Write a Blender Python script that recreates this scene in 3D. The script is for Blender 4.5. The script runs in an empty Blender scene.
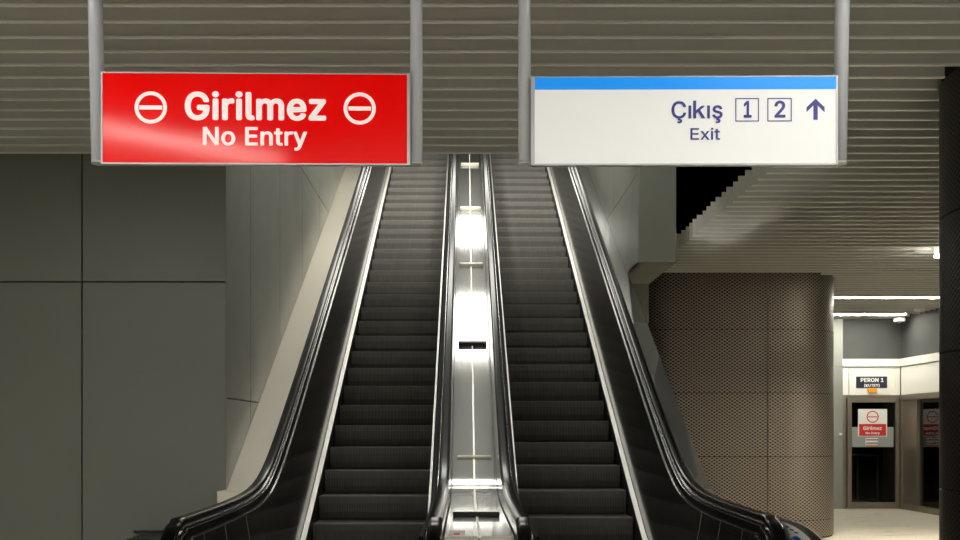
import bpy, math, random
from math import pi, sin, cos, sqrt, radians
random.seed(7)
C = bpy.context.scene.collection
H = 1.65            # eye height
F = 1020.0          # focal length in pixels
def PX(u, Y): return (u - 465.0) / F * Y
def PZ(v, Y): return H + (432.0 - v) / F * Y

# ------------------------------------------------------------------ camera
cam_d = bpy.data.cameras.new('camera'); cam = bpy.data.objects.new('camera', cam_d); C.objects.link(cam)
cam.location = (0, 0, H); cam.rotation_euler = (pi/2, 0, 0)
cam_d.sensor_width = 36; cam_d.lens = 36 * F / 960
cam_d.shift_x = 15 / 960; cam_d.shift_y = 162 / 960
cam_d.clip_end = 100
bpy.context.scene.camera = cam
# ------------------------------------------------------------------ world, exposure
w = bpy.data.worlds.new('world'); bpy.context.scene.world = w; w.use_nodes = True
w.node_tree.nodes['Background'].inputs[0].default_value = (0.8, 0.85, 0.8, 1)
w.node_tree.nodes['Background'].inputs[1].default_value = 0.0
vs = bpy.context.scene.view_settings
vs.view_transform = 'Standard'; vs.look = 'None'; vs.gamma = 1.0; vs.exposure = 0.0; vs.use_curve_mapping = False

# lamp strengths
HALL = 62.0; SHAFT = 7.0; STRIP = 108.0; SIDE = 700.0; SIDE_FILL = 75.0; REAR = 52.0; OBLIQUE = 22.0; ESC_FILL = 12.0; SPOT = 760.0  # includes added fill lamps for the steps and the concourse

# ------------------------------------------------------------------ materials
def lin(c):
    return tuple((x/255/12.92 if x/255 <= .04045 else ((x/255+.055)/1.055)**2.4) for x in c) + (1,)
def mat(name, col, rough=.5, metal=0, noise=0, nscale=8, stretch=None, bump=0, bscale=60, emit=0, spec=None, coat=0, rnoise=0):
    m = bpy.data.materials.new(name); m.use_nodes = True
    nt = m.node_tree; b = nt.nodes['Principled BSDF']
    col = lin(col)
    b.inputs['Base Color'].default_value = col
    b.inputs['Roughness'].default_value = rough; b.inputs['Metallic'].default_value = metal
    if spec is not None: b.inputs['Specular IOR Level'].default_value = spec
    if coat: b.inputs['Coat Weight'].default_value = coat; b.inputs['Coat Roughness'].default_value = .05
    if emit:
        b.inputs['Emission Color'].default_value = col; b.inputs['Emission Strength'].default_value = emit
    tc = nt.nodes.new('ShaderNodeTexCoord'); mp = nt.nodes.new('ShaderNodeMapping')
    nt.links.new(tc.outputs['Object'], mp.inputs[0])
    mp.inputs['Scale'].default_value = stretch or (1, 1, 1)
    n = nt.nodes.new('ShaderNodeTexNoise'); n.inputs['Scale'].default_value = nscale; n.inputs['Detail'].default_value = 5
    nt.links.new(mp.outputs[0], n.inputs['Vector'])
    if noise:
        mx = nt.nodes.new('ShaderNodeMix'); mx.data_type = 'RGBA'
        mx.inputs[6].default_value = tuple(x*(1-noise) for x in col[:3]) + (1,)
        mx.inputs[7].default_value = tuple(min(1, x*(1+noise)) for x in col[:3]) + (1,)
        nt.links.new(n.outputs['Fac'], mx.inputs[0]); nt.links.new(mx.outputs[2], b.inputs['Base Color'])
    if rnoise:
        mr = nt.nodes.new('ShaderNodeMapRange'); mr.inputs[1].default_value = .3; mr.inputs[2].default_value = .7
        mr.inputs[3].default_value = max(.02, rough-rnoise); mr.inputs[4].default_value = rough+rnoise
        nt.links.new(n.outputs['Fac'], mr.inputs[0]); nt.links.new(mr.outputs[0], b.inputs['Roughness'])
    if bump:
        n2 = nt.nodes.new('ShaderNodeTexNoise'); n2.inputs['Scale'].default_value = bscale
        nt.links.new(mp.outputs[0], n2.inputs['Vector'])
        bp = nt.nodes.new('ShaderNodeBump'); bp.inputs['Strength'].default_value = bump; bp.inputs['Distance'].default_value = .002
        nt.links.new(n2.outputs['Fac'], bp.inputs['Height']); nt.links.new(bp.outputs[0], b.inputs['Normal'])
    return m
def mnodes(m): return m.node_tree, m.node_tree.nodes['Principled BSDF']

M = {}
M['panel'] = mat('grey wall panel', (122,124,114), .42, noise=.05, nscale=1.5, bump=.06, bscale=3, rnoise=.05)
M['gap'] = mat('dark joint', (12,12,11), .8, noise=.1)
M['slat'] = mat('beige grey painted slat', (208,207,200), .5, noise=.05, nscale=2, stretch=(.3,1,1))
M['slat_lit_edge'] = mat('slat edge with light painted in', (244,243,236), .4, noise=.03)  # paler than the blade: light on the lips put into the colour
M['void'] = mat('void shade in black', (5,5,5), .95, noise=.1, spec=.05)  # black colour stands in for the unlit space above the slats
M['soffit'] = mat('dark plenum', (34,33,30), .9, noise=.1, spec=.1)
M['steel'] = mat('polished stainless steel', (186,186,183), .09, 1, noise=.05, nscale=3, stretch=(30,1,1), bump=.05, bscale=5, rnoise=.03)
M['brushed'] = mat('brushed stainless steel', (216,210,195), .42, 1, noise=.06, nscale=6, stretch=(30,1,1), bump=.15, bscale=8, rnoise=.06)
M['chrome'] = mat('chrome trim', (225,225,222), .22, 1, noise=.03, bump=.04)
M['alu'] = mat('brushed aluminium strip', (240,238,230), .5, .6, noise=.04, nscale=20)
M['black_panel'] = mat('black glossy balustrade panel', (24,24,23), .16, 0, noise=.2, nscale=2, spec=.5, bump=.03, bscale=2)
M['rubber'] = mat('black handrail rubber', (8,8,8), .2, 0, noise=.2, nscale=5, spec=.4)
M['matte_black'] = mat('matte black trim', (10,10,10), .7, noise=.1, spec=.15)
M['blackpl'] = mat('black plastic', (12,12,12), .3, noise=.2)
M['pole'] = mat('silver painted pole', (186,189,196), .25, .0, noise=.02)
M['signframe'] = mat('light grey sign frame', (190,190,190), .35, .4, noise=.03)
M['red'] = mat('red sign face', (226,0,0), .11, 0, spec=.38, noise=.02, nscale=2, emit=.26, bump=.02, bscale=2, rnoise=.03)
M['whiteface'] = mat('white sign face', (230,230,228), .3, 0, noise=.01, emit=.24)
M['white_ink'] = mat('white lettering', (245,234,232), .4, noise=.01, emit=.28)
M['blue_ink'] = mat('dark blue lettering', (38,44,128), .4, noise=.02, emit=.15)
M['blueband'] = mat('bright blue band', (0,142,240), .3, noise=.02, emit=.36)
M['fascia'] = mat('white enamel fascia', (232,231,222), .3, noise=.03, nscale=1)
M['concrete'] = mat('dark grey render', (66,68,66), .8, noise=.15, nscale=4, bump=.3, bscale=40)
M['pale'] = mat('pale grey pilaster', (142,144,138), .5, noise=.04)
M['doorframe'] = mat('brushed bronze steel frame', (150,142,130), .38, .8, noise=.06, stretch=(8,8,1), bump=.1)
M['navy'] = mat('navy label', (28,34,62), .5, noise=.05)
M['sticker_white'] = mat('white sticker', (235,236,230), .5, noise=.02)
M['sticker_red'] = mat('red sticker', (205,40,36), .5, noise=.02)
M['orange'] = mat('orange sticker', (225,150,30), .5, noise=.05)
M['frost'] = mat('grey frosted film', (150,158,152), .5, noise=.03)
M['sticker_blue'] = mat('blue sticker', (30,90,180), .35, noise=.1, nscale=40)
M['cabinet'] = mat('dark steel cabinet', (46,47,44), .4, .3, noise=.1)
M['sticker_pink'] = mat('pale pink sticker', (228,214,208), .5, noise=.03)
M['floor'] = mat('beige stone floor', (200,194,176), .33, noise=.16, nscale=2.5, stretch=(.5,3,1), bump=.05, rnoise=.08)
M['cream'] = mat('cream painted metal', (236,232,214), .4, noise=.03)
M['nosing'] = mat('worn step nosing', (100,98,92), .5, .2, noise=.25, nscale=20)
M['interior'] = mat('dark lobby interior', (26,28,26), .7, noise=.2)

# ribbed step metal
m = mat('ribbed step metal', (90,88,82), .45, .4, noise=.25, nscale=5, stretch=(6,1,1)); M['step'] = m
nt, b = mnodes(m)
tc = nt.nodes.new('ShaderNodeTexCoord'); wv = nt.nodes.new('ShaderNodeTexWave'); wv.inputs['Scale'].default_value = 20
wv.bands_direction = 'X'; nt.links.new(tc.outputs['Object'], wv.inputs['Vector'])
bp = nt.nodes.new('ShaderNodeBump'); bp.inputs['Strength'].default_value = .5; bp.inputs['Distance'].default_value = .003
nt.links.new(wv.outputs['Fac'], bp.inputs['Height']); nt.links.new(bp.outputs[0], b.inputs['Normal'])

# perforated column cladding: rhombic lattice of holes in UV space (metres)
def perf(name, base, hole, a=.078, bb=.052):
    m = mat(name, base, .36, .6); nt, b = mnodes(m)
    uv = nt.nodes.new('ShaderNodeUVMap'); sp = nt.nodes.new('ShaderNodeSeparateXYZ'); nt.links.new(uv.outputs[0], sp.inputs[0])
    def mth(op, i0, v=None, i1=None):
        n = nt.nodes.new('ShaderNodeMath'); n.operation = op; nt.links.new(i0, n.inputs[0])
        if v is not None: n.inputs[1].default_value = v
        if i1 is not None: nt.links.new(i1, n.inputs[1])
        return n.outputs[0]
    cx = mth('COSINE', mth('MULTIPLY', sp.outputs[0], 2*pi/a)); cy = mth('COSINE', mth('MULTIPLY', sp.outputs[1], 2*pi/bb))
    pr = mth('MULTIPLY', cx, i1=cy)
    mr = nt.nodes.new('ShaderNodeMapRange'); mr.inputs[1].default_value = -.1; mr.inputs[2].default_value = .35
    nt.links.new(pr, mr.inputs[0])
    mx = nt.nodes.new('ShaderNodeMix'); mx.data_type = 'RGBA'; mx.inputs[6].default_value = lin(base); mx.inputs[7].default_value = lin(hole)
    nt.links.new(mr.outputs[0], mx.inputs[0]); nt.links.new(mx.outputs[2], b.inputs['Base Color'])
    bp = nt.nodes.new('ShaderNodeBump'); bp.inputs['Strength'].default_value = .35; bp.inputs['Distance'].default_value = .01; bp.invert = True
    nt.links.new(mr.outputs[0], bp.inputs['Height']); nt.links.new(bp.outputs[0], b.inputs['Normal'])
    return m
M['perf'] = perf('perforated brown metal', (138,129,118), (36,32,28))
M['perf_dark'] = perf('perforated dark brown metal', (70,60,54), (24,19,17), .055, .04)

def emitter(name, col, s):
    m = bpy.data.materials.new(name); m.use_nodes = True; nt = m.node_tree
    b = nt.nodes['Principled BSDF']; b.inputs['Base Color'].default_value = (.8,.8,.8,1)
    b.inputs['Emission Color'].default_value = lin(col); b.inputs['Emission Strength'].default_value = s
    return m
M['hall_lamp'] = emitter('hall lamp diffuser', (255,253,248), HALL)
M['rear_lamp'] = emitter('rear lamp diffuser', (255,253,248), REAR)
M['shaft_lamp'] = emitter('shaft lamp diffuser', (255,252,242), SHAFT)
M['escalator_fill_lamp'] = emitter('escalator fill lamp diffuser', (255,250,240), ESC_FILL)
M['oblique_lamp'] = emitter('oblique lamp diffuser', (255,250,240), OBLIQUE)
M['strip_lamp'] = emitter('strip lamp diffuser', (255,250,236), STRIP)
M['side_lamp'] = emitter('side lamp diffuser', (255,243,224), SIDE)
M['side_fill_lamp'] = emitter('side fill lamp diffuser', (255,246,232), SIDE_FILL)
M['spot_lamp'] = emitter('spot lamp lens', (255,250,240), 60)
def two_lobe(key, rough2, mixf):
    m = M[key]; nt = m.node_tree; b = nt.nodes['Principled BSDF']; out = [n for n in nt.nodes if n.type == 'OUTPUT_MATERIAL'][0]
    b2 = nt.nodes.new('ShaderNodeBsdfPrincipled'); b2.inputs['Metallic'].default_value = 1; b2.inputs['Roughness'].default_value = rough2
    for l in list(nt.links):
        if l.to_node == b and l.to_socket.name in ('Base Color', 'Normal'): nt.links.new(l.from_socket, b2.inputs[l.to_socket.name])
    ms = nt.nodes.new('ShaderNodeMixShader'); ms.inputs[0].default_value = mixf
    nt.links.new(b.outputs[0], ms.inputs[1]); nt.links.new(b2.outputs[0], ms.inputs[2]); nt.links.new(ms.outputs[0], out.inputs[0])
two_lobe('steel', .42, .22)
# tinted glass
m = bpy.data.materials.new('dark tinted glass'); m.use_nodes = True; nt = m.node_tree; nt.nodes.clear()
out = nt.nodes.new('ShaderNodeOutputMaterial'); tr = nt.nodes.new('ShaderNodeBsdfTransparent'); tr.inputs[0].default_value = (.6,.65,.62,1)
gl = nt.nodes.new('ShaderNodeBsdfGlossy'); gl.inputs['Roughness'].default_value = .04; fr = nt.nodes.new('ShaderNodeFresnel'); fr.inputs[0].default_value = 1.5
ms = nt.nodes.new('ShaderNodeMixShader'); nt.links.new(fr.outputs[0], ms.inputs[0]); nt.links.new(tr.outputs[0], ms.inputs[1]); nt.links.new(gl.outputs[0], ms.inputs[2]); nt.links.new(ms.outputs[0], out.inputs[0])
M['glass'] = m

# ------------------------------------------------------------------ mesh helpers
class MB:
    def __init__(s): s.v = []; s.f = []; s.mi = []; s.mats = []; s.uv = None; s.smooth = []
    def _m(s, m):
        m = M[m]
        if m not in s.mats: s.mats.append(m)
        return s.mats.index(m)
    def face(s, pts, m, sm=False):
        i = len(s.v); s.v += [tuple(p) for p in pts]; s.f.append(tuple(range(i, i+len(pts)))); s.mi.append(s._m(m)); s.smooth.append(sm)
    def box(s, x0, x1, y0, y1, z0, z1, m):
        i = len(s.v); k = s._m(m)
        s.v += [(x0,y0,z0),(x1,y0,z0),(x1,y1,z0),(x0,y1,z0),(x0,y0,z1),(x1,y0,z1),(x1,y1,z1),(x0,y1,z1)]
        for f in ((0,3,2,1),(4,5,6,7),(0,1,5,4),(1,2,6,5),(2,3,7,6),(3,0,4,7)):
            s.f.append(tuple(i+q for q in f)); s.mi.append(k); s.smooth.append(False)
        return s
    def loft(s, rings, m, closed=True, caps=True, sm=True):
        """rings: list of equal-length point rings"""
        i = len(s.v); k = s._m(m); n = len(rings[0])
        for r in rings: s.v += [tuple(p) for p in r]
        for a in range(len(rings)-1):
            for j in range(n if closed else n-1):
                q = (j+1) % n
                s.f.append((i+a*n+j, i+a*n+q, i+(a+1)*n+q, i+(a+1)*n+j)); s.mi.append(k); s.smooth.append(sm)
        if caps and closed:
            s.f.append(tuple(i+j for j in reversed(range(n)))); s.mi.append(k); s.smooth.append(False)
            s.f.append(tuple(i+(len(rings)-1)*n+j for j in range(n))); s.mi.append(k); s.smooth.append(False)
        return s
    def tube(s, p0, p1, r, m, n=20, r1=None):
        from mathutils import Vector
        a = Vector(p0); b = Vector(p1); d = (b-a).normalized()
        u = d.orthogonal().normalized(); w_ = d.cross(u); r1 = r if r1 is None else r1
        s.loft([[a+(u*cos(t)+w_*sin(t))*r for t in [2*pi*j/n for j in range(n)]], [b+(u*cos(t)+w_*sin(t))*r1 for t in [2*pi*j/n for j in range(n)]]], m)
        return s
    def prism(s, poly, x0, x1, m):
        """poly in (y,z) extruded along x"""
        return s.loft([[(x0,y,z) for y,z in poly], [(x1,y,z) for y,z in poly]], m, sm=False)
    def build(s, name, parent=None, bevel=0, uv=None):
        o0 = parent.location if parent else (0,0,0)
        p = parent
        if parent and parent.parent: o0 = tuple(parent.location[i] + parent.parent.location[i] for i in range(3)); 
        me = bpy.data.meshes.new(name)
        if parent and parent.parent: base = parent['_base']
        elif parent: base = parent['_base']
        else: base = (0,0,0)
        me.from_pydata([(x-base[0], y-base[1], z-base[2]) for x,y,z in s.v], [], s.f)
        for mm in s.mats: me.materials.append(mm)
        me.polygons.foreach_set('material_index', s.mi); me.polygons.foreach_set('use_smooth', s.smooth)
        if uv:
            l = me.uv_layers.new(name='UVMap')
            for lp in me.loops: l.data[lp.index].uv = uv[lp.vertex_index]
        import bmesh
        bm = bmesh.new(); bm.from_mesh(me); bmesh.ops.recalc_face_normals(bm, faces=bm.faces); bm.to_mesh(me); bm.free()
        o = bpy.data.objects.new(name, me); C.objects.link(o)
        o['_base'] = tuple(base)
        if parent: o.parent = parent
        if bevel:
            b = o.modifiers.new('bevel', 'BEVEL'); b.width = bevel; b.segments = 2; b.limit_method = 'ANGLE'; b.angle_limit = radians(40)
        return o
def tag(o, label, cat, group=None):
    o['label'] = label; o['category'] = cat
    if group: o['group'] = group
    return o
def thing(name, label, cat, loc, group=None, rz=0):
    o = bpy.data.objects.new(name, None); C.objects.link(o); o.location = loc; o.rotation_euler.z = rz
    o.empty_display_size = .1; o['_base'] = tuple(loc)
    return tag(o, label, cat, group)
def struct(o): o['kind'] = 'structure'; return o

try:
    import os
    FONT = bpy.data.fonts.load(os.path.join(bpy.utils.system_resource('DATAFILES'), 'fonts', 'Inter.woff2'))
except Exception:
    FONT = None
def text(s, x0, x1, zb, cap, y, m, name, parent, bold=0.0, depth=.002):
    """lettering facing the camera: spans x0..x1, baseline zb, capital height cap, on plane y"""
    def raw(t):
        c = bpy.data.curves.new('t', 'FONT'); c.body = t; c.font = FONT or c.font; c.size = 1; c.resolution_u = 4
        c.space_character = 1 + bold*1.6
        o = bpy.data.objects.new('t', c); C.objects.link(o)
        dg = bpy.context.evaluated_depsgraph_get(); me = bpy.data.meshes.new_from_object(o.evaluated_get(dg))
        bpy.data.objects.remove(o); return me
    e = raw('E'); ch = max(v.co.y for v in e.vertices) - min(v.co.y for v in e.vertices); e0 = min(v.co.y for v in e.vertices)
    def raw_k():
        st_k, hk = .095, ch*1.04          # a plain k: stem, arm and leg
        m_ = bpy.data.meshes.new('k'); x = st_k
        V = [(0,e0,0),(st_k,e0,0),(st_k,e0+hk,0),(0,e0+hk,0), (x,e0+.20,0),(x,e0+.32,0),(.36,e0+.53,0),(.48,e0+.53,0), (.17,e0+.33,0),(.24,e0+.40,0),(.50,e0,0),(.38,e0,0)]
        V = [(p_[0]*ch/.727, e0+(p_[1]-e0)*ch/.727 if i_ not in (2,3) else p_[1], 0) for i_, p_ in enumerate(V)]
        m_.from_pydata(V, [], [(0,1,2,3),(4,7,6,5),(8,11,10,9)]); return m_
    def compose(t):
        if 'k' not in t: return raw(t)
        import bmesh
        bm = bmesh.new(); x = 0; parts_ = []
        a_, b2 = t.split('k')
        for m_ in (raw(a_), raw_k(), raw(b2)):
            lo = min(v.co.x for v in m_.vertices); hi = max(v.co.x for v in m_.vertices)
            for v in m_.vertices: v.co.x += x-lo
            x += hi-lo+.085; bm.from_mesh(m_)
        o_ = bpy.data.meshes.new('t'); bm.to_mesh(o_); bm.free(); return o_
    me = compose(s); xs = [v.co.x for v in me.vertices]; a, b_ = min(xs), max(xs)
    base = parent['_base']
    if bold:   # heavier strokes: the outline repeated around itself
        import bmesh
        bm = bmesh.new(); n0 = len(me.vertices)
        for q_, (dx, dy) in enumerate(((0,0),(1,0),(-1,0),(0,1),(0,-1),(.7,.7),(.7,-.7),(-.7,.7),(-.7,-.7))):
            m2 = me.copy()
            for v in m2.vertices: v.co.x += dx*bold; v.co.y += dy*bold*.75; v.co.z = q_
            bm.from_mesh(m2); bpy.data.meshes.remove(m2)
        bm.to_mesh(me); bm.free(); a -= bold; b_ += bold; e0 -= bold*.75; ch += bold*1.5
    for v in me.vertices:
        X = x0 + (v.co.x-a)/(b_-a)*(x1-x0); Z = zb + (v.co.y-e0)/ch*cap
        v.co = (X-base[0], y-base[1]-v.co.z*.0002, Z-base[2])
    me.materials.clear(); me.materials.append(M[m]); me.name = name
    o = bpy.data.objects.new(name, me); C.objects.link(o); o['_base'] = tuple(base); o.parent = parent
    sd = o.modifiers.new('solid', 'SOLIDIFY'); sd.thickness = depth; sd.offset = 0
    return o

# ------------------------------------------------------------------ the structure
YW = 9.0      # front wall plane / end of the main ceiling
CZ = H + 2.44 # slat underside
T30 = math.tan(radians(30))
XL, XR, XRO = -2.11, 2.17, 2.64

b = MB(); b.box(-7.5, 9.6, -6, 26, -.2, 0, 'floor'); struct(b.build('floor'))

# front-left wall with panel joints
b = MB(); b.box(-7.5, XL-.02, YW+.03, YW+.3, 0, 9.8, 'gap')
g = .006
zs = [0, .0, H+1.325, 4.4]
xs = [-7.45, -5.95, -4.66, -3.38, XL]
for i in range(len(xs)-1):
    for z0, z1 in ((0, H-1.0), (H-1.0, H+1.325), (H+1.325, 4.45)):
        if z0 == 0: continue
        b.box(xs[i]+g, xs[i+1]-(g if i < 3 else 0), YW, YW+.05, (0 if z0 < 1 else z0+g), z1-g, 'panel')
struct(b.build('wall_left', bevel=.003))
# escalator side wall (left)
b = MB(); b.box(XL-.3, XL-.03, YW+.05, 24, 0, 9.8, 'gap')
ys = [YW+.05, 10.04, 11.63, 13.22, 14.81, 16.4, 18, 19.6, 21.2, 24]
for i in range(len(ys)-1):
    for z0, z1 in ((0, H+.30), (H+.30, H+3.40), (H+3.40, H+6.4), (H+6.4, 9.8)):
        b.box(XL-.04, XL, ys[i]+(g if i else 0), ys[i+1]-g, z0+g, z1-g, 'panel')
struct(b.build('wall_left_side', bevel=.003))
# escalator side wall (right), boxed, starting further back
b = MB(); Y2 = 12.75; zb = H+2.12
b.box(XR+.04, XRO-.04, Y2+.04, 24, zb+.03, 9.8, 'gap')
b.box(XR+.005, XRO, Y2, Y2+.05, zb, 9.8, 'panel')
ys2 = [Y2+.05, 14.9, 17.0, 19.1, 21.2, 24]
for i in range(len(ys2)-1):
    for z0, z1 in ((zb, H+3.25), (H+3.25, H+6.3), (H+6.3, 9.8)):
        b.box(XR, XR+.04, ys2[i]+(0 if i == 0 else .004), ys2[i+1]-.004, z0+(.004 if z0 > zb else 0), z1-.004, 'panel')
b.box(XR, XRO, Y2+.05, 24, zb, zb+.03, 'panel')
b.box(XRO-.03, XRO, Y2+.05, 24, zb+.03, 9.8, 'panel')
struct(b.build('wall_right_side', bevel=.003))
# supporting box under it
b = MB(); b.box(XR+.02, 2.63, 14.6, 15.4, 3.22, zb-.001, 'panel'); struct(b.build('trim_1', bevel=.004))

# slat ceiling
COL1 = (2.4, 5.935, 15.65, 18.2, 1.0)   # x0 x1 y0 y1 corner radius
COL2 = (4.23, 6.92, .9)
LAMP_CUTS = [(-5.5,-2.2,3.0,3.14),(1.5,3.4,3.0,3.14),(-5.5,6.0,-1.7,-1.56),(-5.5,6.0,-4,-3.86),(-3.3,-1.2,-.35,1.1),(6.29,6.43,13.65,13.8)]
b = MB(); pitch = .2375; sh = .22; st = .03
def slat(x0, x1, y):
    # thin vertical blade with a rolled bottom lip
    if x1 - x0 < .05: return
    b.box(x0, x1, y+.002, y+.010, CZ+.012, CZ+sh, 'slat')
    b.box(x0, x1, y-.008, y+.018, CZ, CZ+.012, 'slat_lit_edge')
k0 = 8.93
n = -60
while True:
    y = k0 + n*pitch
    n += 1
    if y < -5.8: continue
    if y > 22: break
    x0, x1 = -7.4, 9.38
    if y > YW: x0 = 2.85 + random.uniform(-.012, .012)
    if y > 13.62: x0 = 2.66
    cuts = []
    dy = y - COL2[1]; R = COL2[2] + .03
    if abs(dy) < R: 
        hw = sqrt(R*R-dy*dy); cuts.append((COL2[0]-hw, COL2[0]+hw))
    if COL1[2]-.02 < y < COL1[3]+.15:
        d = max(0, COL1[4]-(y-COL1[2])); cx = COL1[1]-COL1[4]
        edge = cx + sqrt(max(0, COL1[4]**2-d*d)) + .05
        if y < COL1[2]+.2: edge = PX(802, 15.75)
        cuts.append((-9, edge))
    for lx0, lx1, ly0, ly1 in LAMP_CUTS:
        if ly0-.06 < y < ly1+.04: cuts.append((lx0-.05, lx1+.05))
    segs = [(x0, x1)]
    for c0, c1 in cuts:
        ns = []
        for s0, s1 in segs:
            if c0 > s0: ns.append((s0, min(s1, c0)))
            if c1 < s1: ns.append((max(s0, c1), s1))
        segs = ns
    if abs(y-18.57) < .09 or abs(y-21.2) < .1: segs = [(a, min(q, 6.9)) for a, q in segs]
    for s0, s1 in segs: slat(s0, s1, y)
# plenum sheet above the slats
b.box(-7.5, 9.6, -6, YW, CZ+.34, CZ+.40, 'soffit')
b.box(3.3, 9.6, YW, 24, CZ+.34, CZ+.40, 'soffit')
struct(b.build('ceiling'))
# header over the shaft opening, and the dark shaft above the ceiling
b = MB(); b.box(-7.5, 4.6, YW-.02, YW+.03, CZ+.19, 9.8, 'panel'); struct(b.build('wall_front_header'))
b = MB(); b.box(4.5, 4.6, YW, 26, CZ+.4, 9.8, 'void'); struct(b.build('void_shade_sheet_side'))  # side sheet coloured black so the opening reads as shade
b = MB(); b.box(-2.5, 4.6, YW, 26, 9.8, 9.9, 'fascia'); struct(b.build('ceiling_shaft'))
b = MB(); b.box(-2.5, 4.6, 26, 26.1, 0, 9.9, 'panel'); struct(b.build('wall_shaft_end'))
# hall behind the camera and the sides
b = MB(); b.box(-7.6, -7.5, -6, YW+.3, 0, CZ+.4, 'panel'); struct(b.build('wall_hall_left'))
b = MB(); b.box(-7.6, 9.7, -6.1, -6, 0, CZ+.4, 'panel'); struct(b.build('wall_behind'))
# side wall right (towards the glazed lobby)
XS = 9.42; YB = 22.0
b = MB(); b.box(XS, XS+.2, -6, YB+.2, PZ(359, YB), CZ+.34, 'concrete'); b.box(XS, XS+.2, -6, 17.5, 0, PZ(359, YB), 'concrete'); struct(b.build('wall_right'))
b = MB(); b.box(2.6, XS+.2, YB, YB+.2, PZ(359, YB), CZ+.34, 'concrete'); b.box(2.6, PX(841, YB), YB, YB+.2, 0, PZ(359, YB), 'concrete'); struct(b.build('wall_back'))
b = MB(); b.box(PX(835, YB)-.5, PX(842, YB)-.01, YB-.08, YB-.001, 0, CZ+.2, 'pale'); struct(b.build('trim_2', bevel=.004))
# dark lobby behind the glazing
b = MB()
b.box(7.0, 12, 25, 25.1, 0, 4, 'interior'); b.box(11.9, 12, 17.5, 25, 0, 4, 'interior'); b.box(7.0, 12, 22.21, 25, 3.3, 3.4, 'interior'); b.box(9.65, 12, 17.5, 22.2, 3.3, 3.4, 'interior')
b.box(7.0, 7.1, 22.2, 25, 0, 3.3, 'interior'); b.box(9.65, 12, 17.4, 17.5, 0, 3.3, 'interior'); b.box(9.65, 12, 17.5, 25, -.1, 0, 'interior')
struct(b.build('wall_lobby'))

# fascia over the doors
yf = YB-.06
b = MB()
b.box(PX(842, yf), XS-.06, yf-.03, YB-.002, PZ(366.6, yf), PZ(359, yf), 'fascia')
b.box(PX(842, yf), PX(848.5, yf), yf, YB-.002, PZ(395, yf), PZ(367.2, yf), 'fascia')
b.box(PX(849, yf), XS-.17, yf, YB-.002, PZ(395, yf), PZ(367.2, yf), 'fascia')
b.box(XS-.163, XS-.06, yf, YB-.002, PZ(395, yf), PZ(367.2, yf), 'fascia')
struct(b.build('trim_3', bevel=.004))
b = MB(); zf0, zf1, zf2 = PZ(395, yf), PZ(367.2, yf), PZ(359, yf)
b.box(XS-.09, XS-.002, 17.5, YB-.1, zf1+.012, zf2, 'fascia'); b.box(XS-.06, XS-.002, 17.5, YB-.1, zf0, zf1, 'fascia')
struct(b.build('trim_4', bevel=.004))

def door_frame(nm, frame, glass, rail=None):
    f = MB()
    for q in frame: f.box(*q, 'doorframe')
    o = struct(f.build(nm, bevel=.004))
    gm = MB(); gm.box(*glass, 'glass'); gm.build('glass_pane', o)
    return o
zt = zf0
yd = YB-.03
d1 = door_frame('door_1', [
    (PX(842,yd), PX(846,yd), yd-.03, yd+.12, 0, zt), (PX(846.6,yd), PX(851,yd), yd-.05, yd+.08, 0.02, zt-.06),
    (PX(895,yd), PX(898.5,yd), yd-.05, yd+.08, 0.02, zt-.06), (PX(899,yd), PX(902.5,yd), yd-.03, yd+.12, 0, zt),
    (PX(846,yd), PX(899,yd), yd-.03, yd+.12, zt-.055, zt), (PX(851,yd), PX(895,yd), yd-.04, yd+.07, zt-.16, zt-.06), (PX(851,yd), PX(895,yd), yd-.04, yd+.07, 0.02, .14)],
    (PX(851,yd), PX(895,yd), yd, yd+.015, .14, zt-.16))
XD = XS-.02
def yx(u, X=XD): return X/((u-465)/F)
b = MB()
ya, yb_ = yx(917), 19.5
d2 = door_frame('door_2', [
    (XD-.05, XD+.1, YB-.03-.12, YB-.03, 0, zt), (XD-.02, XD+.1, yx(916.5), YB-.15, .12, zt), (XD-.05, XD+.1, yx(919), yx(916.5), 0.02, zt-.06),
    (XD-.05, XD+.1, 17.5, 19.3, 0, zt), (XD-.05, XD+.1, 19.3, YB-.15, zt-.12, zt), (XD-.05, XD+.1, 19.3, YB-.15, .0, .12)],
    (XD+.02, XD+.035, 19.3, yx(917), .12, zt-.12))

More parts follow.
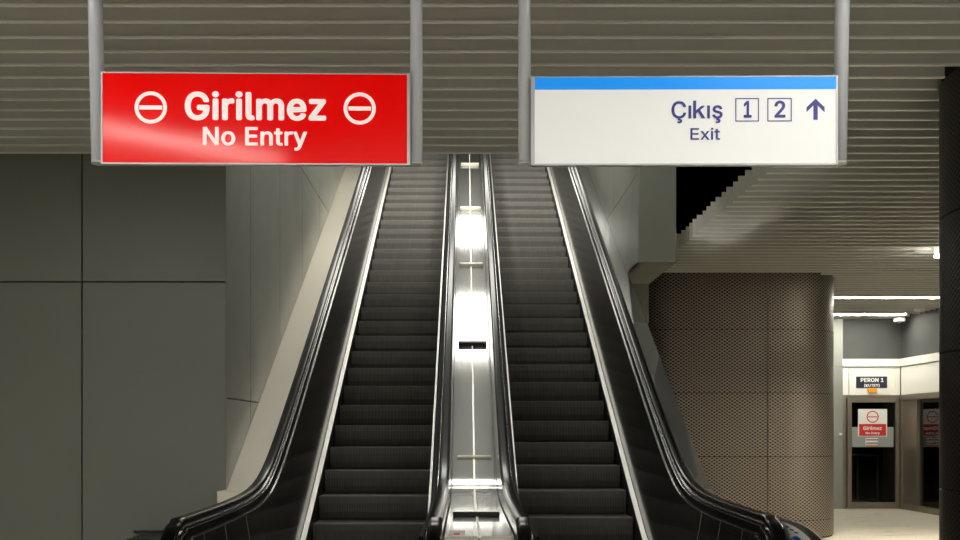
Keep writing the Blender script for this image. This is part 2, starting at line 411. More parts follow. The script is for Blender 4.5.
# ------------------------------------------------------------------ columns
def rounded_plan(x0, x1, y0, y1, r, n=14):
    pts = []
    for cx, cy, a0 in ((x0+r, y0+r, pi), (x1-r, y0+r, 1.5*pi), (x1-r, y1-r, 0), (x0+r, y1-r, .5*pi)):
        for k in range(n+1):
            a = a0 + (pi/2)*k/n; pts.append((cx+r*cos(a), cy+r*sin(a)))
    return pts
def arclen_resample(pts, step):
    out = []; L = 0; P = pts + [pts[0]]
    seg = []
    for i in range(len(P)-1):
        d = math.dist(P[i], P[i+1]); seg.append((L, d, P[i], P[i+1])); L += d
    return seg, L
def at_s(seg, L, s):
    s = s % L
    for l0, d, p, q in seg:
        if s <= l0+d+1e-9:
            t = (s-l0)/d if d > 1e-9 else 0; return (p[0]+(q[0]-p[0])*t, p[1]+(q[1]-p[1])*t)
    return seg[-1][3]
def clad_column(name, label, plan, rings, seams, ztop, pm, offs=.02):
    o = thing(name, label, 'column', (sum(p[0] for p in plan)/len(plan), sum(p[1] for p in plan)/len(plan), 0))
    seg, L = arclen_resample(plan, .1)
    cx, cy = o.location[0], o.location[1]
    core = MB(); core.loft([[(x, y, .0) for x, y in plan], [(x, y, ztop) for x, y in plan]], 'gap', sm=False); core.build('core', o)
    mb = MB(); uvs = []
    for z0, z1 in zip(rings[:-1], rings[1:]):
        for s0, s1 in zip(seams[:-1], seams[1:]):
            n = max(2, int((s1-s0)/.06)); ring = []
            for k in range(n+1):
                s = s0+.006 + (s1-s0-.012)*k/n
                x, y = at_s(seg, L, s); xa, ya_ = at_s(seg, L, s-.01); xb, yb2 = at_s(seg, L, s+.01)
                tx, ty = xb-xa, yb2-ya_; d = math.hypot(tx, ty); nx, ny = ty/d, -tx/d
                ring.append((s, x, y, nx, ny))
            def col(r, z, of): return (r[1]+r[3]*of, r[2]+r[4]*of, z)
            rr = []
            for r in ring:
                rr.append([col(r, z0+.006, -.002), col(r, z0+.006, offs), col(r, z1-.006, offs), col(r, z1-.006, -.002)])
                uvs += [(r[0], z0), (r[0], z0), (r[0], z1), (r[0], z1)]
            mb.loft(rr, pm, sm=True)
    p = mb.build('perforated_cladding', o, uv=uvs)
    es = p.modifiers.new('split', 'EDGE_SPLIT'); es.split_angle = radians(35)
    return o
x0, x1, y0, y1, r = COL1
plan = rounded_plan(*COL1)   # starts at left tangent going to front face
seg, L = arclen_resample(plan, .1)
s_at = pi/2*r + (PX(767, y0) - (x0+r))      # arc length of the visible seam
npan = 6
seams = [s_at + L/npan*k for k in range(npan+1)]
clad_column('perforated_pillar', 'wide rounded pillar clad in brown perforated metal, standing right of the escalators', plan,
            [0.02, .285, 1.27, 2.25, 3.23, 4.2], seams, 4.4, 'perf')
plan = [(COL2[0]+COL2[2]*cos(2*pi*k/64), COL2[1]+COL2[2]*sin(2*pi*k/64)) for k in range(64)]
L2 = 2*pi*COL2[2]
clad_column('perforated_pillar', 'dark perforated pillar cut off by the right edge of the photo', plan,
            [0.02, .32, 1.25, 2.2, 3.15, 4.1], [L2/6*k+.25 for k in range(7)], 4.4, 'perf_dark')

# ------------------------------------------------------------------ escalators
def zi(Y, t): return T30*Y - 6.15 + t + H          # incline height t above the nosing line
def blend(Y, t, Lz, w_=.3):
    s = zi(Y, t) - Lz
    return Lz + (s + sqrt(s*s + w_*w_))/2
LV = H - 1.42        # level nosing height
TOP = 22.0
def profile(t, Lz, y0, y1=TOP, w_=.3):
    ys = [y0]
    while ys[-1] < 10.6: ys.append(ys[-1]+.12)
    ys += [12, 14, 16, 18, 20, y1]
    return [(y, blend(y, t, Lz, w_)) for y in ys]
def ribbon(mb, prof, xa, xb, th, m, sm=True):
    """slab following profile: xa..xb wide, th thick (downwards)"""
    rings = []
    for (y, z) in prof:
        rings.append([(xa, y, z), (xb, y, z), (xb, y, z-th), (xa, y, z-th)])
    mb.loft(rings, m, sm=False); return mb
def between(mb, pa, xa, pb, xb, th, m):
    """sheet spanning two profiles (pa at xa, pb at xb) with thickness th in x"""
    rings = []
    for (ya, za), (yb2, zb2) in zip(pa, pb):
        rings.append([(xa, ya, za), (xb, yb2, zb2), (xb+th, yb2, zb2), (xa+th, ya, za)])
    mb.loft(rings, m, sm=False); return mb
HL = H-.50; RN = .32; YN = 5.75
def handrail_path():
    p = profile(.95, HL, YN)[::-1]
    for k in range(1, 25):
        a = pi*k/24 * .94
        p.append((YN - RN*sin(a)*1.0, HL - RN + RN*cos(a)))
    p.append((YN+.25, HL-2*RN+.0)); p.append((YN+.6, HL-2*RN-.04))
    return p
def handrail(mb, xc, wd, m):
    path = handrail_path(); rings = []
    for i, (y, z) in enumerate(path):
        a = path[max(0, i-1)]; c = path[min(len(path)-1, i+1)]
        ty, tz = c[0]-a[0], c[1]-a[1]; d = math.hypot(ty, tz); ty /= d; tz /= d
        ny, nz = tz, -ty       # outward normal (up on the straight part)
        if i < 3 and nz < 0: pass
        ring = []
        hw = wd/2
        for x, h in ((-hw, -.012), (-hw, .018), (-hw*.82, .034), (-hw*.4, .040), (hw*.4, .040), (hw*.82, .034), (hw, .018), (hw, -.012), (hw*.6, -.018), (-hw*.6, -.018)):
            ring.append((xc+x, y+ny*(h-.04), z+nz*(h-.04)))
        rings.append(ring)
    mb.loft(rings, m, sm=True)
def newel_fill(t_in):
    pass
def panel_outline(inset):
    """closed outline (y,z) of the balustrade side: under the handrail, round the newel, along the bottom"""
    path = handrail_path()
    out = []
    for i, (y, z) in enumerate(path[:-2]):
        a = path[max(0, i-1)]; c = path[min(len(path)-1, i+1)]
        ty, tz = c[0]-a[0], c[1]-a[1]; d = math.hypot(ty, tz); ny, nz = tz/d, -ty/d
        out.append((y-ny*inset, z-nz*inset))
    return out
def side_sheet(mb, x_top, x_bot, th, tbot, Lbot, m, inset=.055, y_front=None):
    """vertical-ish sheet between the handrail and the profile tbot"""
    top = profile(.95, HL, YN)
    bot = profile(tbot, Lbot, YN, w_=.3)
    rings = []
    for (y, z), (yb2, zb2) in zip(top, bot):
        rings.append([(x_top, y, z-inset), (x_bot, yb2, zb2), (x_bot+th, yb2, zb2), (x_top+th, y, z-inset)])
    mb.loft(rings, m, sm=False)
    # newel half disc
    pts = []
    for k in range(13):
        a = pi*k/12; pts.append((YN - (RN-inset)*sin(a), HL - RN + (RN-inset)*cos(a)))
    pts = [(YN, HL-inset)] + pts[1:] + [(YN, LV-.05)] if False else pts
    zb0 = HL-RN-(RN-inset)
    f = [(x_top if z > zb0 else x_bot, y, z) for y, z in pts]
    poly = [(y, z) for y, z in pts]
    mb.loft([[(x_top, y, z) for y, z in poly], [(x_top+th, y, z) for y, z in poly]], m, sm=False)
    return mb
def guide(mb, xa, xb, off, th, m):
    path = handrail_path()[:-2]; rings = []
    for i, (y, z) in enumerate(path):
        a = path[max(0, i-1)]; c = path[min(len(path)-1, i+1)]
        ty, tz = c[0]-a[0], c[1]-a[1]; d = math.hypot(ty, tz); ny, nz = tz/d, -ty/d
        rings.append([(xa, y-ny*off, z-nz*off), (xb, y-ny*off, z-nz*off), (xb, y-ny*(off+th), z-nz*(off+th)), (xa, y-ny*(off+th), z-nz*(off+th))])
    mb.loft(rings, m, sm=False)

RUN = .39; RISE = RUN*T30
def escalator(name, label, xl, xr, y_first, outer):
    """outer = -1 when the wall side is on the left, +1 when it is on the right"""
    e = thing(name, label, 'escalator', ((xl+xr)/2, 8, 0))
    cx = (xl+xr)/2; hw = (xr-xl)/2
    # steps
    y = y_first; first = None; k = 0
    while y < TOP-.3:
        if y > 8.9: z = zi(y, 0)
        else: z = max(LV, zi(y, 0))
        if first is None:
            b = MB(); rz = RISE
            pr = [(y, z-.004), (y+.006, z), (y+RUN+.02, z), (y+RUN+.02, z-.03), (y+.10, z-.05), (y+.075, z-rz*1.02), (y+.055, z-rz*1.02), (y+.034, z-rz*.90), (y+.014, z-rz*.66), (y+.002, z-rz*.3), (y+.000, z-.012)]
            b.prism(pr, xl+.008, xr-.008, 'step')
            b.box(xl+.012, xr-.012, y-.002, y+.012, z-.010, z+.0015, 'nosing')
            first = b.build('step', e); fy, fz = y, z
        else:
            c = first.copy(); C.objects.link(c); c.parent = e; c.location = (0, y-fy, z-fz)
        y += RUN; k += 1
        if k > 60: break
    # skirts, strips, panels
    for sd in (-1, 1):
        xe = xl if sd < 0 else xr
        b = MB(); pa = profile(.05, LV+.05, 7.0); pb = profile(-.32, LV-.32, 7.0)
        between(b, pa, xe+sd*.0, pb, xe+sd*.0, sd*.012, 'blackpl'); b.build('skirt_panel', e)
        inner = sd != outer
        globals()['YN'] = 5.95 if (outer > 0 and not inner) else 5.75
        wst = .042 if not inner else .020
        b = MB(); ribbon(b, profile(.062, LV+.062, 7.0), xe-sd*.002, xe+sd*wst, .012, 'alu'); b.build('skirt_strip', e)
        hd = .24 if not inner else .165       # distance of the handrail centre from the step edge
        xh = xe + sd*hd
        # inner panel rising from strip to handrail
        b = MB(); side_sheet(b, xe+sd*(hd-.075), xe+sd*(wst+.004), sd*.01, .06, LV+.06, 'matte_black' if inner else 'black_panel', inset=.114)
        b.build('balustrade_panel', e)
        # joints between the plates on the level part of the panel
        if not inner:
            for yj in ((6.05, 6.57, 7.2) if sd < 0 else (6.26, 6.8, 7.34)):
                zt_ = blend(yj, .95, HL)-.12; zb_ = blend(yj, .06, LV+.06)
                xt = xe+sd*(hd-.077); xo = xe+sd*(wst+.002)
                b = MB(); b.loft([[(xt, yj-.003, zt_), (xt, yj+.003, zt_), (xo, yj+.003, zb_), (xo, yj-.003, zb_)], [(xt+sd*.004, yj-.003, zt_), (xt+sd*.004, yj+.003, zt_), (xo+sd*.004, yj+.003, zb_), (xo+sd*.004, yj-.003, zb_)]], 'chrome', sm=False); b.build('panel_joint', e)
        b = MB(); guide(b, xe+sd*(hd-.090), xe+sd*(hd-.070), .108, .008, 'chrome' if not inner else 'matte_black'); b.build('lower_handrail_guide', e)
        b = MB(); guide(b, xe+sd*(hd-(.060 if not inner else .048)), xe+sd*(hd-.040), .060, .007, 'chrome'); b.build('upper_handrail_guide', e)
        b = MB(); guide(b, xe+sd*(hd-.055), xe+sd*(hd+.02), .0675, .045, 'matte_black'); b.build('guide_channel', e)
        b = MB(); handrail(b, xh, .085, 'rubber'); b.build('handrail', e)
        if inner:
            # steel outer flank down to the median
            b = MB(); side_sheet(b, xh+sd*.03, xh+sd*.045, sd*.004, .42, H-.66, 'steel', inset=.04); b.build('outer_flank', e)
        else:
            b = MB(); side_sheet(b, xh+sd*.02, xh+sd*.02, sd*.01, .40, H-.9, 'blackpl', inset=.045); b.build('outer_flank', e)
        # newel skirt below handrail down to landing
        b = MB(); xa = xe+sd*.03; xb = xh+sd*.02
        b.box(min(xa, xb), max(xa, xb), YN+.0, 8.3, 0.02, LV+.10, 'blackpl'); b.build('newel_base', e, bevel=.01)
    # wall side decking
    if outer < 0:
        b = MB(); xa = XL+.002; xb = xl-.24
        prof = [(y, zi(y, .43)) for y in (8.87+.14, 10, 12.43, 12.44, 14, 16.2, 18, 20, TOP)]
        ribbon(b, prof, xa, xb, .02, 'brushed')
        b.build('outer_decking', e)
        b = MB(); z1 = H-.595
        z1 = H-.51; b.box(PX(217, 8.75), xb+.01, 8.75, 8.995, z1-.28, z1, 'brushed'); b.build('decking_end_box', e, bevel=.004)
        b = MB(); b.box(PX(217, 8.8)+.04, xb, 8.78, 8.97, 0.0, z1-.28, 'cabinet'); b.build('decking_support', e)
    else:
        b = MB(); xa = xr+.24; xb = XR-.002
        prof = [p for p in profile(.43, H-.66, 8.0, w_=.18)]
        ribbon(b, prof, xa, xb, .03, 'steel'); b.build('outer_decking', e)
        b = MB(); prof2 = profile(.40, H-.70, 8.0, w_=.18)
        rings = [[(xb-.02, y, z), (xb-.005, y, z), (xb-.005, y, max(0.0, z-1.1)), (xb-.02, y, max(0.0, z-1.1))] for y, z in prof2]
        b.loft(rings, 'blackpl', sm=False); b.build('side_cladding', e)
    # landing plate and comb
    b = MB(); b.box(xl-.1, xr+.1, 5.0, 7.55, 0.0, LV, 'cabinet'); b.build('landing_plate', e, bevel=.004)
    b = MB()
    for q in range(30):
        x = xl+.02 + (xr-xl-.04)*q/29; b.box(x-.006, x+.006, 7.5, 7.72, LV-.01, LV+.012, 'alu')
    b.build('comb', e)
    # truss under the incline
    b = MB()
    b.prism([(8.2, 0.0), (8.2, LV-.5 if LV > .5 else 0.02), (TOP, zi(TOP, -.7)), (TOP, zi(TOP, -1.5)), (9.4, 0.0)], xl-.02, xr+.02, 'blackpl'); b.build('truss', e)
    b = MB(); zt2 = zi(TOP, 0)
    b.box(xl-.2, xr+.2, TOP-.25, 25.9, zt2-.3, zt2-.01, 'cabinet'); b.build('upper_landing', e)
    return e
# first nosing so that nosings land where the photo shows them
def ynose(v): return 6.15*F/(v+157.0)
yl = ynose(523.7); yr = ynose(517.8)
escalator('escalator', 'left escalator of the pair, black handrails, worn dark steps, under the red sign', -1.383, -.335, yl-2*RUN, -1)
escalator('escalator', 'right escalator of the pair, black handrails, dark steps, beside the perforated pillar', .495, 1.54, yr-2*RUN, 1)

# median between them
md = thing('escalator_median', 'shiny stainless steel median deck running up between the two escalators', 'median', (.08, 8, 0))
def mprof():
    return profile(.43, H-.60, 5.8, w_=.22)
b = MB(); xa, xb, xm = -.118, .278, .083
# smooth shaded deck surface
def deck(b, xa, xb):
    pr = []
    y = 5.8
    while y < 10.5: pr.append((y, blend(y, .43, H-.60, .22))); y += .06
    pr += [(yy, zi(yy, .43)) for yy in (11, 12, 13.05, 14, 16, 18, 20, TOP)]
    b.loft([[(xa, y, z), (xb, y, z), (xb, y, z-.02), (xa, y, z-.02)] for y, z in pr], 'steel', sm=False)
    return pr
pr = deck(b, xa, xm-.008); o = b.build('left_deck_plate', md)
b = MB(); deck(b, xm+.008, xb); b.build('right_deck_plate', md)
for q in md.children:
    for p in q.data.polygons: p.use_smooth = abs(p.normal.x) < .3
    es = q.modifiers.new('split', 'EDGE_SPLIT'); es.split_angle = radians(30)
b = MB(); b.loft([[(xm-.008, y, z+.004), (xm+.008, y, z+.004), (xm+.008, y, z-.01), (xm-.008, y, z-.01)] for y, z in pr], 'alu', sm=False); b.build('seam_strip', md)
b = MB(); b.box(xa, xb, 5.79, 5.83, 0.0, H-.62, 'blackpl'); b.build('front_plate', md)
for v in (165.5, 209.5, 266, 345, 460):
    Y = 5.72*F/(v+157.0); z = zi(Y, .43); b = MB()
    hh = .045
    # low upstand bar across the deck, square to the slope
    n_ = (-.5, .866); t_ = (.866, .5)
    def P(a, c): return (Y+t_[0]*a+n_[0]*c, z+t_[1]*a+n_[1]*c)
    b.prism([P(-.02, -.0), P(-.02, hh), P(.02, hh), P(.02, -.0)], -.075, .245, 'blackpl' if v == 345 else 'cream'); b.build('anti_slide_bar', md, bevel=.004)
Y = 7.1; z = blend(Y, .43, H-.60, .22)
b = MB(); b.box(-.085, .24, Y-.03, Y+.03, z, z+.035, 'blackpl'); b.build('anti_slide_bar', md, bevel=.004)
Y = 5.95; z = blend(Y, .43, H-.60, .22)
b = MB(); b.box(PX(449, Y), PX(465, Y), 5.83, 6.1, z, z+.004, 'sticker_pink'); st_ = b.build('safety_sticker', md)
b = MB(); b.box(PX(454, Y), PX(460, Y), 5.84, 5.93, z+.004, z+.006, 'sticker_red'); b.build('sticker_mark', st_)

# outer newel cover with sticker beside the right handrail
nc = thing('newel_cover', 'low black rounded cover beside the right handrail end, with blue and white sticker', 'cover', (1.9, 6, 0))
def cover_prof(g=0.0):
    pts = []
    for k in range(17):
        t = pi/2*k/16; pts.append((5.95-(.62+g)*sin(t), H-.66+(.14+g)*cos(t)))
    return pts
b = MB(); b.prism(cover_prof() + [(5.33, 0.0), (6.9, 0.0), (6.9, H-.52)], 1.85, 1.91, 'blackpl'); b.build('cover_body', nc)
b = MB(); b.loft([[(1.906, y, z), (1.913, y, z), (1.913, y+.004, z-.01), (1.906, y+.004, z-.01)] for y, z in cover_prof(.003)], 'alu', sm=False); b.build('cover_edge', nc)
b = MB(); b.prism(cover_prof(-.002) + [(5.34, H-1.0), (6.1, H-1.0), (6.1, H-.522)], 1.846, 1.8495, 'sticker_white'); stc = b.build('sticker', nc)
b = MB(); rr = [(5.67+.13*cos(2*pi*k/40), H-.655+.075*sin(2*pi*k/40)) for k in range(40)]
b.prism(rr, 1.8435, 1.8455, 'sticker_blue'); b.build('blue_circle', stc)
b = MB()
b.prism([(5.70,H-.62),(5.735,H-.60),(5.75,H-.66),(5.72,H-.70),(5.68,H-.66)], 1.842, 1.8432, 'sticker_white'); b.build('white_figure', stc)
for y0_, z0_ in ((5.84, -.542), (5.76, -.552), (5.68, -.560)):
    b = MB(); b.box(1.8435, 1.8455, y0_-.03, y0_+.03, H+z0_-.004, H+z0_+.003, 'navy'); b.build('printed_line', stc)

# low dark cabinet by the left wall
cb = thing('low_cabinet', 'low dark cabinet against the grey wall, left of the left handrail end', 'cabinet', (-2.4, 8.6, 0))
zc = PZ(537, 8.6)
b = MB(); b.box(PX(128, 8.5), -2.2, 8.45, 8.97, 0.0, zc, 'cabinet'); b.build('body', cb, bevel=.005)
b = MB(); b.box(PX(134, 8.97), -2.2, 8.955, 8.995, zc, PZ(530.5, 8.97), 'cabinet'); b.build('top_edge', cb)

# ------------------------------------------------------------------ hanging signs
YS = 4.5
YF = YS - .0215
def sx(u): return PX(u, YF)
def sz(v): return PZ(v, YF)
def pole(p, u_bot, u_top, wpx, name='pole'):
    b = MB(); r = wpx/F*YS/2
    b.tube((sx(u_bot), YS+.02, sz(161)), (sx(u_top)+(u_top-u_bot)/F*YS*.74, YS+.02, CZ+.3), r, 'pole', 28)
    o = b.build(name, p)
    c = MB(); c.tube((sx(u_bot), YS+.02, sz(162)), (sx(u_bot), YS+.02, sz(160)), r*1.02, 'signframe', 28); c.build('end_cap', o)
    return o
def ring(b, cx, cz, ro, ri, y0, y1, m, n=48):
    rr = []
    for k in range(n+1):
        a = 2*pi*k/n; c_, s_ = cos(a), sin(a)
        rr.append([(cx+ro*c_, y0, cz+ro*s_), (cx+ro*c_, y1, cz+ro*s_), (cx+ri*c_, y1, cz+ri*s_), (cx+ri*c_, y0, cz+ri*s_)])
    b.loft(rr, m, caps=False, sm=False)
# red sign
s = thing('hanging_sign', 'red hanging sign reading Girilmez, No Entry, on two silver poles above the left escalator', 'sign', (sx(255), YS, sz(164)), rz=radians(.9))
b = MB(); b.box(sx(103), sx(407.5), YS-.02, YS+.005, sz(163.5), sz(73.5), 'red'); b.build('red_panel', s, bevel=.002)
b = MB(); b.box(sx(102.3), sx(408.5), YS-.024, YS+.006, sz(164.6), sz(163.2), 'signframe'); b.box(sx(102.3), sx(408.5), YS-.024, YS+.006, sz(73.8), sz(72.8), 'signframe')
b.box(sx(407), sx(410), YS-.026, YS+.007, sz(164.6), sz(72.8), 'signframe'); b.box(sx(101.8), sx(103.2), YS-.024, YS+.006, sz(164.6), sz(72.8), 'signframe'); b.build('frame', s)
pole(s, 96.5, 92, 14.5); 
pole(s, 415.8, 415.8, 12.5)
yt = YS-.0215
text('Girilmez', sx(185), sx(326), sz(120.3), 28/F*YS, yt, 'white_ink', 'lettering', s, bold=.027)
text('No Entry', sx(203), sx(307), sz(145.5), 18.3/F*YS, yt, 'white_ink', 'lettering', s, bold=.020)
for cx in (151.2, 359.5):
    b = MB(); ring(b, sx(cx), sz(108), 16/F*YS, 12.4/F*YS, yt-.001, yt+.001, 'white_ink')
    b.box(sx(cx-11.3), sx(cx+11.3), yt-.001, yt+.001, sz(110), sz(106), 'white_ink'); b.build('no_entry_symbol', s)
# exit sign
s = thing('hanging_sign', 'white hanging sign reading Çıkış, Exit, with blue band and up arrow, on two silver poles', 'sign', (sx(685), YS, sz(164)), rz=radians(-.4))
b = MB(); b.box(sx(534.5), sx(836), YS-.02, YS+.005, sz(164), sz(77), 'whiteface'); b.build('white_panel', s, bevel=.002)
b = MB(); b.box(sx(533), sx(837), YS-.024, YS+.006, sz(165.2), sz(163.6), 'signframe'); b.box(sx(533), sx(837), YS-.024, YS+.006, sz(76.9), sz(76), 'signframe')
b.box(sx(531), sx(534.6), YS-.026, YS+.007, sz(165.2), sz(76), 'signframe'); b.box(sx(835.6), sx(837.5), YS-.024, YS+.006, sz(165.2), sz(76), 'signframe'); b.build('frame', s)
b = MB(); b.box(sx(535), sx(835.5), yt-.001, yt+.001, sz(89.3), sz(77.2), 'blueband'); b.build('blue_band', s)
pole(s, 525, 525, 12.5); pole(s, 842.5, 846, 14)
text('Çıkış', sx(671.5), sx(722.5), sz(118.5), 17/F*YS, yt, 'blue_ink', 'lettering', s, bold=.012)
text('Exit', sx(690.5), sx(720), sz(139.8), 11.5/F*YS, yt, 'blue_ink', 'lettering', s, bold=.006)
for x0_, x1_, ch, c0, c1 in ((735.3, 758.8, '1', 743.5, 751.5), (767.3, 791.5, '2', 774.3, 785.2)):
    b = MB(); t_ = .9
    for q in ((x0_, x1_, 98.3, 98.3+t_), (x0_, x1_, 121.6-t_, 121.6), (x0_, x0_+t_, 98.3, 121.6), (x1_-t_, x1_, 98.3, 121.6)):
        b.box(sx(q[0]), sx(q[1]), yt-.001, yt+.001, sz(q[3]), sz(q[2]), 'blue_ink')
    fr_ = b.build('number_frame', s)
    text(ch, sx(c0), sx(c1), sz(117.8), 16.6/F*YS, yt, 'blue_ink', 'number', s, bold=.022)
b = MB()
def flat(b, pts, m): b.loft([[(sx(u), yt-.001, sz(v)) for u, v in pts], [(sx(u), yt+.001, sz(v)) for u, v in pts]], m, sm=False)
flat(b, [(815.3,99), (824.2,107.5), (824.2,112.3), (817.4,105.6), (817.4,120), (813.2,120), (813.2,105.6), (806.4,112.3), (806.4,107.5)], 'blue_ink')
b.build('arrow', s)

# ------------------------------------------------------------------ lobby notices
def notice(u0, u1, v0, v1, m, Y, name, label, cat, th=.006):
    s = thing(name, label, cat, (PX((u0+u1)/2, Y), Y, PZ(v1, Y)))
    b = MB(); b.box(PX(u0, Y), PX(u1, Y), Y-th, Y, PZ(v1, Y), PZ(v0, Y), m); b.build('plate', s); return s
yp = yf-.002
s = notice(856, 887, 376.5, 388, 'navy', yp, 'platform_sign', 'navy plate reading Peron 1 on the white fascia above the far glass door', 'sign')
text('PERON 1', PX(860.5, yp), PX(883.5, yp), PZ(382, yp), 4.0/F*yp, yp-.008, 'sticker_white', 'lettering', s, bold=.03)
text('(KUZEY)', PX(864, yp), PX(879.5, yp), PZ(386.7, yp), 2.7/F*yp, yp-.008, 'sticker_white', 'lettering', s, bold=.03)
b = MB(); b.box(PX(867.5, yp), PX(876.5, yp), yp-.05, yp, PZ(392.8, yp), PZ(388.3, yp), 'orange'); tag(b.build('orange_label', bevel=.01), 'small orange label under the navy platform plate', 'label')
yg = yd-.001
b = MB(); b.box(PX(852, yg), PX(893.5, yg), yg-.003, yg, PZ(447, yg), PZ(427, yg), 'frost'); tag(b.build('frosted_film'), 'grey frosted film strip across the far glass door', 'film')
yn = yg-.004
s = notice(858, 887, 409, 436.5, 'sticker_white', yn, 'no_entry_notice', 'white and red no entry notice on the glass of the far facing door', 'notice')
def notice_marks(s, Y, cx, sc=1.0):
    b = MB(); ring(b, PX(cx, Y), PZ(416.8, Y), 6/F*Y, 5/F*Y, Y-.010, Y-.006, 'sticker_red', 32)
    b.box(PX(cx-4.5, Y), PX(cx+4.5, Y), Y-.010, Y-.006, PZ(417.3, Y), PZ(416.4, Y), 'sticker_red'); b.build('symbol', s)
    b = MB(); b.box(PX(cx-13.5, Y), PX(cx+13.5, Y), Y-.009, Y-.006, PZ(435.8, Y), PZ(424, Y), 'sticker_red'); b.build('red_field', s)
    text('Girilmez', PX(cx-9.5, Y), PX(cx+9, Y), PZ(430, Y), 3.6/F*Y, Y-.011, 'sticker_white', 'lettering', s, bold=.03)
    text('No Entry', PX(cx-7, Y), PX(cx+7, Y), PZ(434.3, Y), 2.4/F*Y, Y-.011, 'sticker_white', 'lettering', s, bold=.03)
notice_marks(s, yn, 872.5)
s = notice(865.5, 878, 438, 444.8, 'sticker_white', yn, 'small_notice', 'small white notice with black marks and orange edge, under the no entry notice', 'notice')
b = MB()
for k in range(6):
    for q in range(2): b.box(PX(866.3+k*2, yn), PX(867.6+k*2, yn), yn-.009, yn-.006, PZ(440.6+q*3.4, yn), PZ(439+q*3.4, yn), 'navy')
b.build('black_marks', s)
b = MB(); b.box(PX(866.5, yn), PX(877, yn), yn-.009, yn-.006, PZ(446, yn), PZ(444.9, yn), 'orange'); b.build('orange_edge', s)
# the same notice on the side door, facing -X
def side_notice():
    s = thing('no_entry_notice', 'no entry notice on the side glass door, half hidden by the dark pillar', 'notice', (XD-.0, 20.6, 1.6))
    X = XD+.05
    ya_ = yx(923); yb3 = yx(951); ym = (ya_+yb3)/2
    def z(v): return PZ(v, yn)
    b = MB(); b.box(X-.004, X, yb3, ya_, z(436.5), z(409), 'sticker_white'); b.build('plate', s)
    b = MB(); b.box(X-.007, X-.0045, yb3+.03, ya_-.03, z(435.8), z(424), 'sticker_red'); b.build('red_field', s)
    b = MB(); rr = []
    for k in range(33):
        a = 2*pi*k/32; ro, ri = .13, .108
        rr.append([(X-.007, ym+ro*cos(a)*2.0, z(416.8)+ro*sin(a)), (X-.0045, ym+ro*cos(a)*2.0, z(416.8)+ro*sin(a)), (X-.0045, ym+ri*cos(a)*2.0, z(416.8)+ri*sin(a)), (X-.007, ym+ri*cos(a)*2.0, z(416.8)+ri*sin(a))])
    b.loft(rr, 'sticker_red', caps=False, sm=False); b.box(X-.007, X-.0045, ym-.2, ym+.2, z(417.3), z(416.3), 'sticker_red'); b.build('symbol', s)
    me = text('Girilmez', -.2, .2, 0, .075, 0, 'sticker_white', 'lettering', s, bold=.03)
    for v in me.data.vertices:
        x, y_, z_ = v.co; x += s['_base'][0]; z_ += s['_base'][2]
        v.co = (X-.009-s['_base'][0], (ym-x*2.1)-s['_base'][1], z(430)+z_-s['_base'][2])
    me = text('No Entry', -.15, .15, 0, .05, 0, 'sticker_white', 'lettering', s, bold=.03)
    for v in me.data.vertices:
        x, y_, z_ = v.co; x += s['_base'][0]; z_ += s['_base'][2]
        v.co = (X-.009-s['_base'][0], (ym-x*2.1)-s['_base'][1], z(434.3)+z_-s['_base'][2])
side_notice()
# white switch on the pilaster
Y = YB-.08
b = MB(); b.box(PX(839, Y), PX(841.7, Y), Y-.03, Y, PZ(435.2, Y), PZ(432.8, Y), 'sticker_white'); tag(b.build('wall_switch', bevel=.004), 'tiny white switch on the pale pilaster left of the glass door', 'switch')
# railing inside the lobby
rl = thing('railing', 'metal railing in the dark lobby behind the far glass door', 'railing', (8.8, 23.2, 0))
Y = 23.2
b = MB(); b.tube((PX(850, Y), Y, PZ(454.5, Y)), (PX(880, Y), Y, PZ(455.5, Y)), .025, 'brushed', 12); b.build('top_rail', rl)
for u in (857.5, 877.5):
    b = MB(); b.tube((PX(u, Y), Y, 0.0), (PX(u, Y), Y, PZ(455.5, Y)), .022, 'brushed', 12); b.build('post', rl)
# dome camera on the ceiling by the lobby
dc = thing('security_camera', 'round dome security camera under the ceiling above the far glass door', 'camera', (PX(899.5, 21.6), 21.6, CZ))
Y = 21.6; X = PX(899.5, Y)
def lathe(b, X, Y, prof, m, n=24):
    b.loft([[(X+r*cos(2*pi*j/n), Y+r*sin(2*pi*j/n), z) for j in range(n)] for r, z in prof], m)
b = MB(); lathe(b, X, Y, [(.02, CZ+.1), (.02, CZ-.02), (.115, CZ-.03), (.12, CZ-.10), (.10, CZ-.11)], 'sticker_white'); b.build('housing', dc)
b = MB(); lathe(b, X, Y, [(.095, CZ-.11), (.09, CZ-.15), (.06, CZ-.19), (.02, CZ-.205)], 'blackpl'); b.build('dome', dc)
# small grey detector
b = MB(); lathe(b, 9.0, 20.2, [(.09, CZ+.02), (.10, CZ-.02), (.08, CZ-.045), (.03, CZ-.055)], 'sticker_white'); tag(b.build('smoke_detector'), 'small white smoke detector on the slatted ceiling near the side door', 'detector')

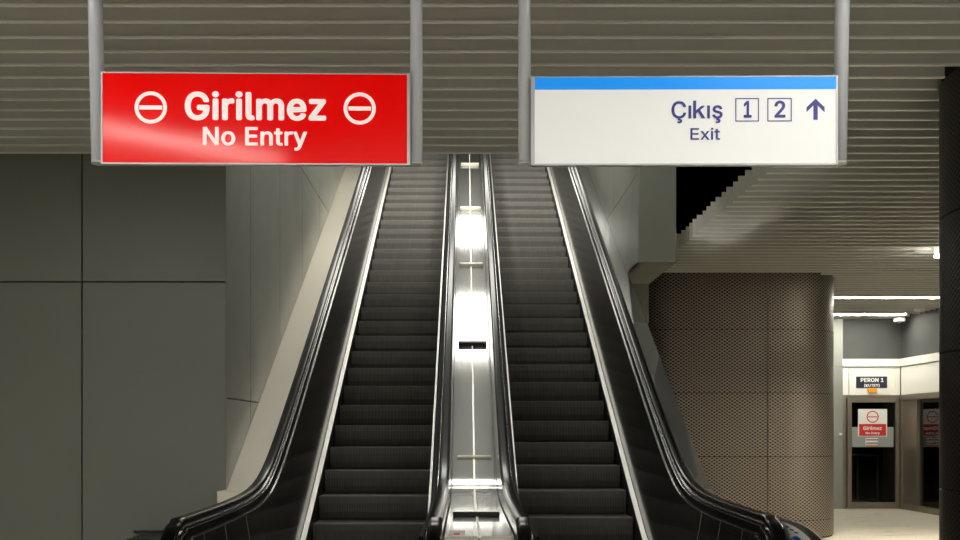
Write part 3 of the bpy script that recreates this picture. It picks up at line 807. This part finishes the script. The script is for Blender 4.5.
# ------------------------------------------------------------------ lamps
def luminaire(name, label, x0, x1, y0, y1, z, m, group=None, hous='signframe', rz=0):
    cx, cy = (x0+x1)/2, (y0+y1)/2
    l = thing(name, label, 'lamp', (cx, cy, z), group, rz)
    b = MB(); b.box(x0-.02, x1+.02, y0-.02, y1+.02, z+.01, z+.10, hous); b.build('housing', l)
    b = MB(); b.box(x0, x1, y0, y1, z, z+.0095, m); b.build('diffuser', l)
    return l
luminaire('strip_lamp', 'nearer bright strip lamp across the slatted ceiling before the glass doors', PX(820, 18.57), 9.3, 18.54, 18.60, CZ+.0, 'strip_lamp')
luminaire('strip_lamp', 'farther bright strip lamp across the ceiling, right in front of the door wall', PX(820, 21.2), PX(905, 21.2), 21.14, 21.24, CZ+.0, 'strip_lamp')
luminaire('strip_lamp', 'added fill lamp over the concourse, hidden behind the dark pillar', 5.9, 8.8, 12.09, 12.18, CZ, 'side_fill_lamp')  # unseen lamp added for floor bounce onto the slats
luminaire('strip_lamp', 'strip lamp over the concourse beside the dark pillar', 6.6, 9.2, 13.52, 13.60, CZ+.12, 'side_lamp')
for i, (yy, xx0, xx1) in enumerate(((3.0, -5.5, -2.2), (3.0, 1.5, 3.4), (-1.7, -5.5, 6.0), (-4, -5.5, 6.0))):
    luminaire('strip_lamp', 'strip lamp over the hall behind the viewer', xx0, xx1, yy, yy+.14, CZ, 'hall_lamp' if i < 2 else 'rear_lamp', 'strip lamps over the hall behind the viewer')
luminaire('oblique_lamp', 'short lamp set at an angle above the hall, mirrored in the red sign', -3.15, -1.35, .25, .47, CZ-.02, 'oblique_lamp', rz=radians(-36))
# lamps high in the escalator shaft
luminaire('shaft_lamp', 'square lamp high in the escalator shaft, lower of the two', -1.9, 1.2, 14.95, 16.2, H+6.0, 'shaft_lamp')
luminaire('shaft_lamp', 'long lamp high in the escalator shaft, above the foot of the escalators', -1.5, 2.0, 11.0, 11.25, H+6.0, 'rear_lamp')
luminaire('shaft_lamp', 'square lamp high in the escalator shaft, upper of the two', -1.9, 2.05, 17.6, 18.3, H+6.3, 'shaft_lamp')
for xx, side in ((-.95, 'left'), (1.1, 'right')):  # added, unseen lamps with spot beams that brighten the step risers
    l = luminaire('shaft_lamp', 'added fill lamp high above the %s escalator, brightening its steps' % side, xx-.15, xx+.15, 11.6, 11.9, H+6.2, 'escalator_fill_lamp')
    ld = bpy.data.lights.new('spot', 'SPOT'); ld.energy = SPOT; ld.spot_size = radians(78); ld.spot_blend = 1.0; ld.shadow_soft_size = .12; ld.color = (1, .97, .92)
    lo = bpy.data.objects.new('fill_beam', ld); C.objects.link(lo); lo.parent = l; lo.location = (0, 0, -.14)
    from mathutils import Vector
    lo.rotation_euler = (Vector((xx*.9, 16.2, H+3.2)) - Vector((xx, 11.75, H+6.06))).to_track_quat('-Z', 'Y').to_euler()
# spotlight near the dark pillar
sl = thing('spotlight', 'small bright spotlight under the slatted ceiling beside the dark pillar', 'lamp', (6.36, 13.72, CZ))
b = MB(); b.tube((6.36, 13.72, CZ+.335), (6.36, 13.70, CZ-.07), .05, 'sticker_white', 20); b.build('housing', sl)
b = MB(); b.tube((6.36, 13.70, CZ-.071), (6.36, 13.70, CZ-.09), .055, 'spot_lamp', 20); b.build('lens', sl)

for o in bpy.data.objects:
    if '_base' in o: del o['_base']
